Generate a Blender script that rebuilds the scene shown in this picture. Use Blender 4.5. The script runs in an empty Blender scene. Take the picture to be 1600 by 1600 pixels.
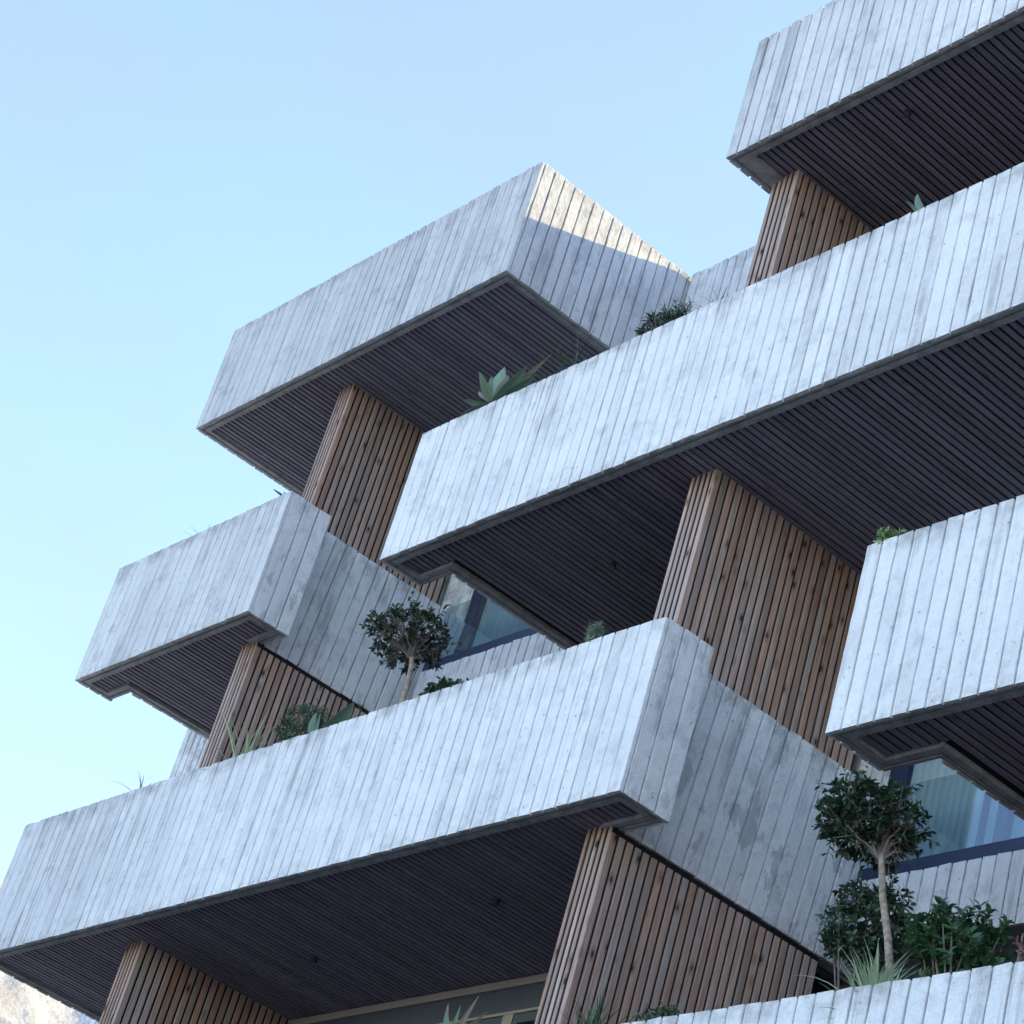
import bpy, math, random
from mathutils import Vector, Matrix, noise
R = random.Random(7)
scene = bpy.context.scene
col = scene.collection

# ---------------------------------------------------------------- camera, sky, sun, exposure
cam_data = bpy.data.cameras.new('camera')
cam_data.sensor_width = 36.0
cam_data.lens = 36.0 * 3983.0 / 1600.0
cam_data.clip_start = 0.1
cam_data.clip_end = 6000
cam = bpy.data.objects.new('camera', cam_data)
col.objects.link(cam)
cr = Vector((0.63087997, 0.73117232, 0.25957176))
cu = Vector((0.25070901, -0.50871288, 0.82362382))
cf = Vector((-0.73425844, 0.4545308, 0.50424825))
cam.matrix_world = Matrix(((cr.x, cu.x, -cf.x, 0), (cr.y, cu.y, -cf.y, 0), (cr.z, cu.z, -cf.z, 1.6), (0, 0, 0, 1)))
scene.camera = cam

SUN = Vector((0.26, 1.0, 0.347)).normalized()
SUN_EL = math.asin(SUN.z)
SUN_AZ = math.atan2(SUN.x, SUN.y)          # from +Y towards +X
world = bpy.data.worlds.new('World')
scene.world = world
world.use_nodes = True
wn = world.node_tree
wn.nodes.clear()
sky = wn.nodes.new('ShaderNodeTexSky')
sky.sky_type = 'NISHITA'
sky.sun_disc = False
sky.sun_elevation = SUN_EL
sky.sun_rotation = SUN_AZ
sky.air_density = 1.0
sky.dust_density = 0.05
sky.ozone_density = 1.8
bg = wn.nodes.new('ShaderNodeBackground')
bg.inputs[1].default_value = 0.15
wo = wn.nodes.new('ShaderNodeOutputWorld')
tc = wn.nodes.new('ShaderNodeTexCoord')
mp = wn.nodes.new('ShaderNodeMapping')
mp.inputs['Scale'].default_value = (2.2, 2.2, 5.0)
cn = wn.nodes.new('ShaderNodeTexNoise')
cn.inputs['Scale'].default_value = 1.6
cn.inputs['Detail'].default_value = 6
cn.inputs['Roughness'].default_value = 0.55
cr_ = wn.nodes.new('ShaderNodeMapRange')
for i_, v_ in enumerate((0.3, 0.75, 0.10, 0.42)): cr_.inputs[i_ + 1].default_value = v_
cm = wn.nodes.new('ShaderNodeMix')
cm.data_type = 'RGBA'
cm.inputs[7].default_value = (1.02, 1.00, 2.0, 1)
wn.links.new(tc.outputs['Generated'], mp.inputs[0])
wn.links.new(mp.outputs[0], cn.inputs['Vector'])
wn.links.new(cn.outputs[0], cr_.inputs[0])
wn.links.new(cr_.outputs[0], cm.inputs[0])
wn.links.new(sky.outputs[0], cm.inputs[6])
wn.links.new(cm.outputs[2], bg.inputs[0])
wn.links.new(bg.outputs[0], wo.inputs[0])

sd = bpy.data.lights.new('sun', 'SUN')
sd.energy = 3.4
sd.angle = math.radians(0.5)
sd.color = (1.0, 0.77, 0.34)
so = bpy.data.objects.new('sun', sd)
col.objects.link(so)
so.location = (20, 30, 40)
so.rotation_euler = (-SUN).to_track_quat('-Z', 'Y').to_euler()

vs = scene.view_settings
vs.view_transform = 'Standard'
vs.look = 'None'
vs.exposure = 2.02
vs.gamma = 1.0
vs.use_curve_mapping = False
scene.cycles.use_denoising = True
scene.cycles.max_bounces = 8
scene.cycles.diffuse_bounces = 5
scene.cycles.transparent_max_bounces = 12
scene.cycles.sample_clamp_indirect = 8

# ---------------------------------------------------------------- helpers
ORG = {}
def obj(name, verts, faces, mat, parent=None, origin=None, mesh=None, color=None, smooth=False):
    """one mesh object; verts in world coordinates, origin = world position of its origin"""
    if origin is None:
        if verts:
            origin = (sum(v[0] for v in verts) / len(verts), sum(v[1] for v in verts) / len(verts), min(v[2] for v in verts))
        else:
            origin = (0, 0, 0)
    if mesh is None:
        mesh = bpy.data.meshes.new(name)
        mesh.from_pydata([(v[0] - origin[0], v[1] - origin[1], v[2] - origin[2]) for v in verts], [], faces)
        mesh.validate()
        if smooth:
            mesh.polygons.foreach_set('use_smooth', [True] * len(mesh.polygons))
        mesh.materials.append(mat)
        mesh.update()
    o = bpy.data.objects.new(name, mesh)
    col.objects.link(o)
    po = (0, 0, 0)
    if parent is not None:
        o.parent = parent
        po = ORG[parent.name]
    o.location = (origin[0] - po[0], origin[1] - po[1], origin[2] - po[2])
    ORG[o.name] = tuple(origin)
    o.color = color if color else (0.2, 0.0, 0.5, 1)
    return o

def thing(name, label, cat, loc, group=None):
    o = bpy.data.objects.new(name, None)
    o.empty_display_size = 0.2
    col.objects.link(o)
    o.location = loc
    ORG[o.name] = tuple(loc)
    o['label'] = label
    o['category'] = cat
    if group:
        o['group'] = group
    return o

def box(V, F, x0, x1, y0, y1, z0, z1):
    b = len(V)
    V += [(x0, y0, z0), (x1, y0, z0), (x1, y1, z0), (x0, y1, z0), (x0, y0, z1), (x1, y0, z1), (x1, y1, z1), (x0, y1, z1)]
    F += [(b, b + 3, b + 2, b + 1), (b + 4, b + 5, b + 6, b + 7), (b, b + 1, b + 5, b + 4), (b + 1, b + 2, b + 6, b + 5), (b + 2, b + 3, b + 7, b + 6), (b + 3, b, b + 4, b + 7)]

def boxes(lst):
    V, F = [], []
    for b in lst: box(V, F, *b)
    return V, F

def boxobj(name, dims, mat, parent=None, **k):
    V, F = [], []
    box(V, F, *dims)
    return obj(name, V, F, mat, parent, **k)

def tube(V, F, pts, radii, n=6):
    b0 = len(V)
    pts = [Vector(p) for p in pts]
    for i, p in enumerate(pts):
        d = (pts[min(i + 1, len(pts) - 1)] - pts[max(i - 1, 0)]).normalized()
        a = d.cross(Vector((0.31, 0.17, 0.93))).normalized() if abs(d.z) < 0.9 else d.cross(Vector((1, 0.2, 0))).normalized()
        c = d.cross(a)
        for j in range(n):
            t = 2 * math.pi * j / n
            q = p + (a * math.cos(t) + c * math.sin(t)) * radii[i]
            V.append(tuple(q))
    for i in range(len(pts) - 1):
        for j in range(n):
            F.append((b0 + i * n + j, b0 + i * n + (j + 1) % n, b0 + (i + 1) * n + (j + 1) % n, b0 + (i + 1) * n + j))
    F.append(tuple(b0 + (len(pts) - 1) * n + j for j in range(n)))

# ---------------------------------------------------------------- materials
def new_mat(name):
    m = bpy.data.materials.new(name)
    m.use_nodes = True
    nt = m.node_tree
    nt.nodes.clear()
    out = nt.nodes.new('ShaderNodeOutputMaterial')
    b = nt.nodes.new('ShaderNodeBsdfPrincipled')
    nt.links.new(b.outputs[0], out.inputs[0])
    return m, nt, b, out

class N:
    def __init__(s, nt): s.nt = nt
    def node(s, t, **k):
        n = s.nt.nodes.new(t)
        for a, v in k.items(): setattr(n, a, v)
        return n
    def put(s, sock, v):
        if isinstance(v, bpy.types.NodeSocket): s.nt.links.new(v, sock)
        else: sock.default_value = v
    def math(s, op, a, b=0.0, clamp=False):
        n = s.node('ShaderNodeMath', operation=op, use_clamp=clamp)
        s.put(n.inputs[0], a); s.put(n.inputs[1], b)
        return n.outputs[0]
    def vmath(s, op, a, b):
        n = s.node('ShaderNodeVectorMath', operation=op)
        s.put(n.inputs[0], a); s.put(n.inputs[1], b)
        return n.outputs[0]
    def mix(s, f, a, b, mode='MIX'):
        n = s.node('ShaderNodeMix', data_type='RGBA', blend_type=mode)
        s.put(n.inputs[0], f); s.put(n.inputs[6], a); s.put(n.inputs[7], b)
        return n.outputs[2]
    def noise(s, vec, scale, detail=4.0, rough=0.55):
        n = s.node('ShaderNodeTexNoise')
        s.put(n.inputs['Vector'], vec)
        n.inputs['Scale'].default_value = scale
        n.inputs['Detail'].default_value = detail
        n.inputs['Roughness'].default_value = rough
        return n.outputs[0]
    def rng(s, v, a, b, c=0.0, d=1.0):
        n = s.node('ShaderNodeMapRange', interpolation_type='SMOOTHSTEP')
        s.put(n.inputs[0], v)
        for i, q in enumerate((a, b, c, d)): n.inputs[i + 1].default_value = q
        return n.outputs[0]
    def pos(s): return s.node('ShaderNodeNewGeometry').outputs['Position']
    def info(s): return s.node('ShaderNodeObjectInfo')
    def bump(s, h, strength, dist, normal=None):
        n = s.node('ShaderNodeBump')
        n.inputs['Strength'].default_value = strength
        n.inputs['Distance'].default_value = dist
        s.put(n.inputs['Height'], h)
        if normal is not None: s.put(n.inputs['Normal'], normal)
        return n.outputs[0]

def concrete_mat():
    m, nt, b, _ = new_mat('board_marked_concrete')
    g = N(nt)
    P = g.pos()
    inf = g.info()
    sep = g.node('ShaderNodeSeparateColor')
    g.put(sep.inputs[0], inf.outputs['Color'])
    greyness, damp = sep.outputs[0], sep.outputs[1]
    rnd = inf.outputs['Random']
    loc = g.node('ShaderNodeTexCoord').outputs['Object']
    lz = g.node('ShaderNodeSeparateXYZ')
    g.put(lz.inputs[0], loc)
    hz = lz.outputs[2]
    big = g.noise(P, 1.3, 5, 0.6)
    blotch = g.noise(g.vmath('ADD', P, (3.3, 8.1, 1.7)), 4.6, 7, 0.68)
    mott = g.noise(g.vmath('ADD', P, (1.3, 2.1, 7.7)), 15, 7, 0.7)
    fine = g.noise(P, 75, 3, 0.7)
    streak = g.noise(g.vmath('MULTIPLY', P, (6.5, 6.5, 0.6)), 1.0, 6, 0.66)
    streak2 = g.noise(g.vmath('MULTIPLY', g.vmath('ADD', P, (5, 1, 0)), (30, 30, 0.9)), 1.0, 5, 0.65)
    light = (0.90, 0.895, 0.88, 1)
    mid = (0.60, 0.60, 0.605, 1)
    dark = (0.25, 0.255, 0.27, 1)
    f1 = g.math('ADD', g.math('MULTIPLY', g.rng(big, 0.40, 0.66), 0.20), g.math('MULTIPLY', g.rng(mott, 0.42, 0.66), 0.20))
    f1 = g.math('ADD', f1, g.math('MULTIPLY', rnd, 0.10))
    f1 = g.math('ADD', f1, g.math('MULTIPLY', greyness, 0.45), clamp=True)
    c = g.mix(f1, light, mid)
    c = g.mix(g.math('MULTIPLY', greyness, 0.34), c, (0.33, 0.335, 0.36, 1))
    # grey cloudy patches
    bl = g.math('MULTIPLY', g.rng(blotch, 0.52, 0.70), g.math('ADD', 0.27, g.math('MULTIPLY', greyness, 0.26)))
    c = g.mix(bl, c, (0.30, 0.305, 0.315, 1))
    # rain streaks, heavier where the wall is greyer
    amt = g.math('ADD', 0.40, g.math('MULTIPLY', greyness, 0.45))
    st = g.math('MULTIPLY', g.math('MULTIPLY', g.rng(streak, 0.54, 0.70), g.rng(big, 0.36, 0.60, 0.35, 1.0)), amt)
    c = g.mix(st, c, dark)
    st2 = g.math('MULTIPLY', g.rng(streak2, 0.55, 0.72), g.math('MULTIPLY', amt, 0.35))
    c = g.mix(st2, c, dark)
    run = g.math('MULTIPLY', g.math('MULTIPLY', g.rng(hz, 0.30, 1.2), g.rng(streak2, 0.46, 0.66)), g.rng(streak, 0.44, 0.62))
    c = g.mix(g.math('MULTIPLY', run, g.math('ADD', 0.34, g.math('MULTIPLY', greyness, 0.3))), c, (0.22, 0.225, 0.24, 1))
    # dirt on the rim of the parapet
    rim = g.math('MULTIPLY', g.rng(hz, 1.02, 1.21), g.rng(blotch, 0.38, 0.62))
    c = g.mix(g.math('MULTIPLY', rim, 0.55), c, (0.24, 0.24, 0.235, 1))
    low = g.math('MULTIPLY', g.rng(hz, 0.10, 0.0), g.rng(mott, 0.42, 0.6))
    c = g.mix(g.math('MULTIPLY', low, 0.30), c, (0.38, 0.37, 0.34, 1))
    # damp patches with hard edges
    dn = g.noise(g.vmath('MULTIPLY', g.vmath('ADD', P, (7.7, 2.2, 4.4)), (5.5, 5.5, 2.4)), 1.0, 6, 0.6)
    dp = g.math('MULTIPLY', g.rng(dn, 0.56, 0.60), damp)
    c = g.mix(g.math('MULTIPLY', dp, 0.46), c, (0.19, 0.20, 0.225, 1))
    dp2 = g.math('MULTIPLY', g.rng(blotch, 0.45, 0.62), damp)
    c = g.mix(g.math('MULTIPLY', dp2, 0.08), c, (0.25, 0.26, 0.285, 1))
    c = g.mix(g.math('MULTIPLY', g.rng(fine, 0.56, 0.72), 0.20), c, dark)
    # blow holes
    vo = g.node('ShaderNodeTexVoronoi')
    g.put(vo.inputs['Vector'], P); vo.inputs['Scale'].default_value = 20
    hole = g.math('LESS_THAN', vo.outputs['Distance'], g.math('MULTIPLY', g.rng(mott, 0.46, 0.66), 0.20))
    c = g.mix(g.math('MULTIPLY', hole, 0.55), c, dark)
    g.put(b.inputs['Base Color'], c)
    b.inputs['Roughness'].default_value = 0.9
    b.inputs['Specular IOR Level'].default_value = 0.2
    grain = g.noise(g.vmath('MULTIPLY', P, (120, 120, 6)), 1.0, 2, 0.6)
    h = g.math('ADD', g.math('MULTIPLY', grain, 0.15), g.math('MULTIPLY', fine, 0.7))
    h = g.math('ADD', h, g.math('MULTIPLY', mott, 2.2))
    h = g.math('SUBTRACT', h, g.math('MULTIPLY', hole, 1.5))
    g.put(b.inputs['Normal'], g.bump(h, 0.8, 0.009))
    return m

def groove_mat():
    m, nt, b, _ = new_mat('concrete_joint')
    g = N(nt)
    n = g.noise(g.pos(), 14, 5)
    g.put(b.inputs['Base Color'], g.mix(n, (0.20, 0.21, 0.215, 1), (0.36, 0.365, 0.37, 1)))
    b.inputs['Roughness'].default_value = 0.95
    return m

def soffit_edge_mat():
    m, nt, b, _ = new_mat('soffit_edge_concrete')
    g = N(nt)
    P = g.pos()
    n = g.noise(P, 9, 6, 0.65)
    n2 = g.noise(P, 45, 4, 0.65)
    c = g.mix(g.rng(n, 0.35, 0.68), (0.44, 0.44, 0.445, 1), (0.27, 0.28, 0.275, 1))
    c = g.mix(g.math('MULTIPLY', g.rng(n2, 0.5, 0.7), 0.4), c, (0.10, 0.11, 0.095, 1))
    g.put(b.inputs['Base Color'], c)
    b.inputs['Roughness'].default_value = 0.9
    g.put(b.inputs['Normal'], g.bump(n2, 0.5, 0.006))
    return m

def wood_mat(name, sc, c_light, c_dark, c_grey, knots=0.8, island=False, rough=0.72, vary=0.45):
    m, nt, b, _ = new_mat(name)
    g = N(nt)
    P = g.pos()
    rnd = g.node('ShaderNodeNewGeometry').outputs['Random Per Island'] if island else g.info().outputs['Random']
    off = g.node('ShaderNodeCombineXYZ')
    for i in range(3): g.put(off.inputs[i], g.math('MULTIPLY', rnd, 31.7 + 13 * i))
    PB = g.vmath('ADD', P, off.outputs[0])
    PS = g.vmath('MULTIPLY', PB, sc)
    grain = g.noise(PS, 1.0, 5, 0.62)
    big = g.noise(g.vmath('MULTIPLY', PB, (3, 3, 3)), 0.5, 3)
    tone = g.noise(g.vmath('MULTIPLY', PS, (0.25, 0.25, 0.6)), 1.0, 3)
    c = g.mix(g.rng(grain, 0.30, 0.70), c_light, c_dark)
    c = g.mix(g.math('MULTIPLY', g.rng(tone, 0.35, 0.7), 0.55), c, c_grey)
    v = g.math('ADD', 1.0 - vary / 2, g.math('MULTIPLY', rnd, vary))
    hsv = g.node('ShaderNodeHueSaturation')
    g.put(hsv.inputs['Value'], v)
    g.put(hsv.inputs['Saturation'], g.math('ADD', 0.72, g.math('MULTIPLY', g.math('FRACT', g.math('MULTIPLY', rnd, 7.31)), 0.5)))
    g.put(hsv.inputs['Color'], c)
    c = hsv.outputs[0]
    h = grain
    if knots:
        vo = g.node('ShaderNodeTexVoronoi')
        ks = [0.30 if s < 10 else 0.62 for s in sc]
        g.put(vo.inputs['Vector'], g.vmath('MULTIPLY', PB, tuple(k * 15.0 for k in ks)))
        vo.inputs['Scale'].default_value = 1.0
        k1 = g.rng(vo.outputs['Distance'], 0.07, 0.15, 1.0, 0.0)
        ring = g.rng(vo.outputs['Distance'], 0.16, 0.30, 1.0, 0.0)
        c = g.mix(g.math('MULTIPLY', ring, 0.44 * knots), c, (0.11, 0.06, 0.04, 1))
        c = g.mix(g.math('MULTIPLY', k1, knots), c, (0.035, 0.022, 0.018, 1))
        h = g.math('ADD', h, g.math('MULTIPLY', k1, 0.5))
    g.put(b.inputs['Base Color'], c)
    b.inputs['Roughness'].default_value = rough
    b.inputs['Specular IOR Level'].default_value = 0.3
    g.put(b.inputs['Normal'], g.bump(h, 0.35, 0.004))
    return m

def plain_mat(name, c1, c2, scale=8, rough=0.6, metallic=0.0, bump=0.0):
    m, nt, b, _ = new_mat(name)
    g = N(nt)
    n = g.noise(g.pos(), scale, 5, 0.6)
    g.put(b.inputs['Base Color'], g.mix(g.rng(n, 0.3, 0.7), (*c1, 1), (*c2, 1)))
    b.inputs['Roughness'].default_value = rough
    b.inputs['Metallic'].default_value = metallic
    if bump:
        g.put(b.inputs['Normal'], g.bump(n, bump, 0.01))
    return m

def leaf_mat(name, c1, c2, c3=None, rough=0.42, trans=0.25, spec=0.5):
    m, nt, b, out = new_mat(name)
    g = N(nt)
    geo = g.node('ShaderNodeNewGeometry')
    rnd = geo.outputs['Random Per Island']
    n = g.noise(geo.outputs['Position'], 25, 3)
    c = g.mix(g.math('ADD', g.math('MULTIPLY', rnd, 0.75), g.math('MULTIPLY', n, 0.25)), (*c1, 1), (*c2, 1))
    if c3:
        c = g.mix(g.math('GREATER_THAN', rnd, 0.86), c, (*c3, 1))
    g.put(b.inputs['Base Color'], c)
    b.inputs['Roughness'].default_value = rough
    b.inputs['Specular IOR Level'].default_value = spec
    tr = g.node('ShaderNodeBsdfTranslucent')
    g.put(tr.inputs[0], c)
    mx = g.node('ShaderNodeMixShader')
    mx.inputs[0].default_value = trans
    nt.links.new(b.outputs[0], mx.inputs[1]); nt.links.new(tr.outputs[0], mx.inputs[2])
    nt.links.new(mx.outputs[0], out.inputs[0])
    return m

def glass_mat(name, tint, base=0.06):
    m, nt, b, out = new_mat(name)
    nt.nodes.remove(b)
    g = N(nt)
    fr = g.node('ShaderNodeFresnel')
    # a thin sheet: the same reflectance from both of its faces
    g.put(fr.inputs[0], g.math('ADD', 1.5, g.math('MULTIPLY', g.node('ShaderNodeNewGeometry').outputs['Backfacing'], 1 / 1.5 - 1.5)))
    tp = g.node('ShaderNodeBsdfTransparent'); tp.inputs[0].default_value = (*tint, 1)
    gl = g.node('ShaderNodeBsdfGlossy'); gl.inputs['Roughness'].default_value = 0.02
    gl.inputs[0].default_value = (0.9, 0.95, 1, 1)
    mx = g.node('ShaderNodeMixShader')
    g.put(mx.inputs[0], g.math('ADD', fr.outputs[0], base, clamp=True))
    nt.links.new(tp.outputs[0], mx.inputs[1]); nt.links.new(gl.outputs[0], mx.inputs[2])
    nt.links.new(mx.outputs[0], out.inputs[0])
    return m

M_CONC = concrete_mat()
M_JOINT = groove_mat()
M_EDGE = soffit_edge_mat()
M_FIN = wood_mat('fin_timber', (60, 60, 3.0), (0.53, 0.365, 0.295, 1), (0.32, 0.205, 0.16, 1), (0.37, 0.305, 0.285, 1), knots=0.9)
M_SOF = wood_mat('shaded_soffit_timber', (60, 3.0, 60), (0.29, 0.25, 0.305, 1), (0.20, 0.17, 0.21, 1), (0.22, 0.22, 0.30, 1), knots=0.3, vary=0.3)  # fin timber again, with the soffits' blue shade put into its colour
M_SOFI = wood_mat('shaded_soffit_timber_fine', (60, 3.0, 60), (0.29, 0.25, 0.305, 1), (0.20, 0.17, 0.21, 1), (0.22, 0.22, 0.30, 1), knots=0.2, island=True, vary=0.3)  # same shade-tinted timber, varied per slat for the joined soffits
M_FLOOR = plain_mat('dark_floor_tile', (0.05, 0.05, 0.055), (0.075, 0.073, 0.075), 6, 0.6)  # unseen floors, kept dark so less light bounces onto the soffits
M_GAP = plain_mat('dark_batten_backing', (0.008, 0.0075, 0.0075), (0.014, 0.013, 0.013), rough=0.95)
M_BLUE = plain_mat('blue_painted_steel', (0.010, 0.021, 0.062), (0.013, 0.027, 0.075), 5, 0.55)
M_BEIGE = plain_mat('beige_painted_frame', (0.36, 0.32, 0.27), (0.42, 0.38, 0.32), 6, 0.6)
M_FASCIA = plain_mat('blue_grey_fascia', (0.06, 0.085, 0.115), (0.075, 0.10, 0.13), 5, 0.6)
M_CURT = plain_mat('pale_curtain_cloth', (0.40, 0.44, 0.47), (0.45, 0.49, 0.52), 3, 0.9)
M_GLASS = glass_mat('balustrade_glass', (0.78, 0.87, 0.89), 0.03)
M_PANE = glass_mat('window_glass', (0.93, 0.97, 0.97), 0.0)
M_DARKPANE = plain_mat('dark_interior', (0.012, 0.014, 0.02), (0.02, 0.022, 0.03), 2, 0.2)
M_BLACK = plain_mat('black_metal', (0.035, 0.033, 0.04), (0.05, 0.047, 0.055), 20, 0.5)
M_LENS = plain_mat('lamp_lens', (0.10, 0.10, 0.11), (0.14, 0.14, 0.15), 20, 0.15)
M_SOIL = plain_mat('planting_soil', (0.05, 0.035, 0.025), (0.09, 0.065, 0.045), 30, 0.95, bump=0.6)
M_BARK = plain_mat('pale_bark', (0.42, 0.33, 0.24), (0.19, 0.145, 0.105), 36, 0.85, bump=0.6)
M_TWIG = plain_mat('grey_twig', (0.22, 0.18, 0.16), (0.13, 0.10, 0.09), 20, 0.85)
M_LEAF_DK = leaf_mat('dark_ficus_leaf', (0.016, 0.046, 0.027), (0.060, 0.11, 0.055), rough=0.30, trans=0.12, spec=0.6)
M_LEAF_GR = leaf_mat('green_leaf', (0.026, 0.078, 0.032), (0.08, 0.165, 0.065), rough=0.35, trans=0.22)
M_GRASS = leaf_mat('striped_grass_leaf', (0.22, 0.33, 0.17), (0.58, 0.66, 0.44), rough=0.45, trans=0.25)
M_AGAVE = leaf_mat('agave_leaf', (0.17, 0.29, 0.20), (0.30, 0.42, 0.30), (0.42, 0.34, 0.24), rough=0.5, trans=0.12)
M_AGAVE_DRY = leaf_mat('dry_agave_leaf', (0.45, 0.36, 0.27), (0.55, 0.44, 0.33), rough=0.6, trans=0.15)
M_DRY = leaf_mat('dry_stem', (0.10, 0.085, 0.06), (0.20, 0.17, 0.12), rough=0.7, trans=0.1)
M_SUCC = leaf_mat('succulent_leaf', (0.16, 0.30, 0.09), (0.34, 0.47, 0.19), rough=0.4, trans=0.2)
M_RED = leaf_mat('reddish_leaf', (0.16, 0.05, 0.05), (0.35, 0.18, 0.17), rough=0.5, trans=0.2)

# ---------------------------------------------------------------- the setting
def ground_mat():
    m, nt, b, _ = new_mat('pale_paving')
    g = N(nt)
    P = g.pos()
    br = g.node('ShaderNodeTexBrick')
    g.put(br.inputs['Vector'], P)
    br.inputs['Color1'].default_value = (0.50, 0.49, 0.47, 1)
    br.inputs['Color2'].default_value = (0.44, 0.43, 0.41, 1)
    br.inputs['Mortar'].default_value = (0.22, 0.21, 0.20, 1)
    br.inputs['Scale'].default_value = 1.0
    br.inputs['Mortar Size'].default_value = 0.008
    n = g.noise(P, 0.8, 6)
    g.put(b.inputs['Base Color'], g.mix(g.math('MULTIPLY', n, 0.4), br.outputs[0], (0.25, 0.24, 0.22, 1)))
    b.inputs['Roughness'].default_value = 0.85
    return m
g_ = obj('ground', [(-3000, -3000, 0), (3000, -3000, 0), (3000, 3000, 0), (-3000, 3000, 0)], [(0, 1, 2, 3)], ground_mat(), origin=(0, 0, 0))
g_['kind'] = 'structure'
road = obj('road', [(-600, -14, 0.004), (600, -14, 0.004), (600, 4.5, 0.004), (-600, 4.5, 0.004)], [(0, 1, 2, 3)], plain_mat('asphalt', (0.10, 0.10, 0.102), (0.13, 0.13, 0.132), 3, 0.9), origin=(0, -5, 0.004))
road['kind'] = 'structure'
pv = obj('pavement', *(lambda V, F: (box(V, F, -600, 600, 4.5, 9.0, 0.0, 0.13), (V, F))[1])([], []), plain_mat('grey_pavement', (0.09, 0.09, 0.092), (0.12, 0.12, 0.12), 4, 0.9), origin=(0, 6.7, 0))
pv['kind'] = 'structure'

def hill_mat():
    m, nt, b, _ = new_mat('pale_limestone_cliff')
    g = N(nt)
    P = g.pos()
    n1 = g.noise(P, 0.07, 8, 0.62)
    n2 = g.noise(P, 0.4, 6, 0.7)
    c = g.mix(g.rng(n1, 0.38, 0.62), (0.35, 0.36, 0.38, 1), (0.27, 0.275, 0.285, 1))
    c = g.mix(g.math('MULTIPLY', g.rng(n2, 0.55, 0.72), 0.35), c, (0.21, 0.215, 0.21, 1))
    g.put(b.inputs['Base Color'], c)
    g.put(b.inputs['Normal'], g.bump(n1, 1.0, 2.5))
    b.inputs['Roughness'].default_value = 0.95
    return m
M_HILL = hill_mat()
def hill(x0, y0, dx, dy, length, depth, height, nx, ny, seed):
    """a limestone slope: starts along a line from (x0, y0) in direction (dx, dy), rises to its left"""
    V, F = [], []
    px, py = -dy, dx
    for i in range(nx):
        for j in range(ny):
            t = i / (nx - 1)
            u, w = length * j / (ny - 1), depth * t
            x, y = x0 + dx * u + px * w, y0 + dy * u + py * w
            prof = height * (1 - math.exp(-((t * 2.6) ** 1.4)))
            q = Vector((x * 0.012, y * 0.012, seed))
            r = noise.fractal(q, 1.0, 2.1, 7)
            rg = 1 - abs(noise.fractal(q * 1.7 + Vector((9, 4, 1)), 1.0, 2.2, 6))
            z = prof * (0.96 + 0.05 * r) + 6 * (rg - 0.6) * min(1, t * 4)
            k = 6 * noise.fractal(Vector((u * 0.02, z * 0.03, 7 + seed)), 1.0, 2.1, 5) * min(1, t * 5)
            V.append((x + px * k, y + py * k, max(z, -2) if i else -2))
    for i in range(nx - 1):
        for j in range(ny - 1):
            a = i * ny + j
            F.append((a, a + 1, a + ny + 1, a + ny))
    h = obj('hill', V, F, M_HILL, origin=(x0, y0, 0), smooth=True)
    h['kind'] = 'structure'
hill(-330, -120, 0, 1, 560, 360, 242, 190, 280, 3.1)

# ---------------------------------------------------------------- the building
GZ = 1.6
def ZB(k): return 3.2994 + 3.0 * k + GZ
PH = 1.2016
def ZT(k): return ZB(k) + PH
YE = 10.56
bld = thing('apartment_building', 'stepped apartment building with board-marked concrete balconies and timber slat soffits', 'building', (-13.0, 10.0, 0.0))

def offs(poly, d):
    """offset an axis-aligned open polyline inwards (to the right-hand inside) by d"""
    nrm = []
    for a, b in zip(poly[:-1], poly[1:]):
        dx, dy = b[0] - a[0], b[1] - a[1]
        l = math.hypot(dx, dy)
        nrm.append((dy / l, -dx / l))
    out = []
    for i, p in enumerate(poly):
        ns = ([nrm[i - 1]] if i > 0 else []) + ([nrm[i]] if i < len(nrm) else [])
        ox = sum(n[0] for n in ns); oy = sum(n[1] for n in ns)
        if len(ns) == 2 and abs(ns[0][0] - ns[1][0]) + abs(ns[0][1] - ns[1][1]) < 1e-6:
            ox, oy = ns[0]
        out.append((p[0] - ox * d, p[1] - oy * d))
    return out

def sweep(V, F, poly, prof, zb, lean):
    rows = []
    for d, z in prof:
        o = offs(poly, d)
        row = []
        for i, (x, y) in enumerate(o):
            s = lean[i] * (z - zb) / PH if lean else 0
            V.append((x + s, y, z)); row.append(len(V) - 1)
        rows.append(row)
    m = len(rows)
    for a in range(m):
        r0, r1 = rows[a], rows[(a + 1) % m]
        for i in range(len(poly) - 1):
            F.append((r0[i], r0[i + 1], r1[i + 1], r1[i]))
    F.append(tuple(r[0] for r in rows)); F.append(tuple(r[-1] for r in reversed(rows)))

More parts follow.
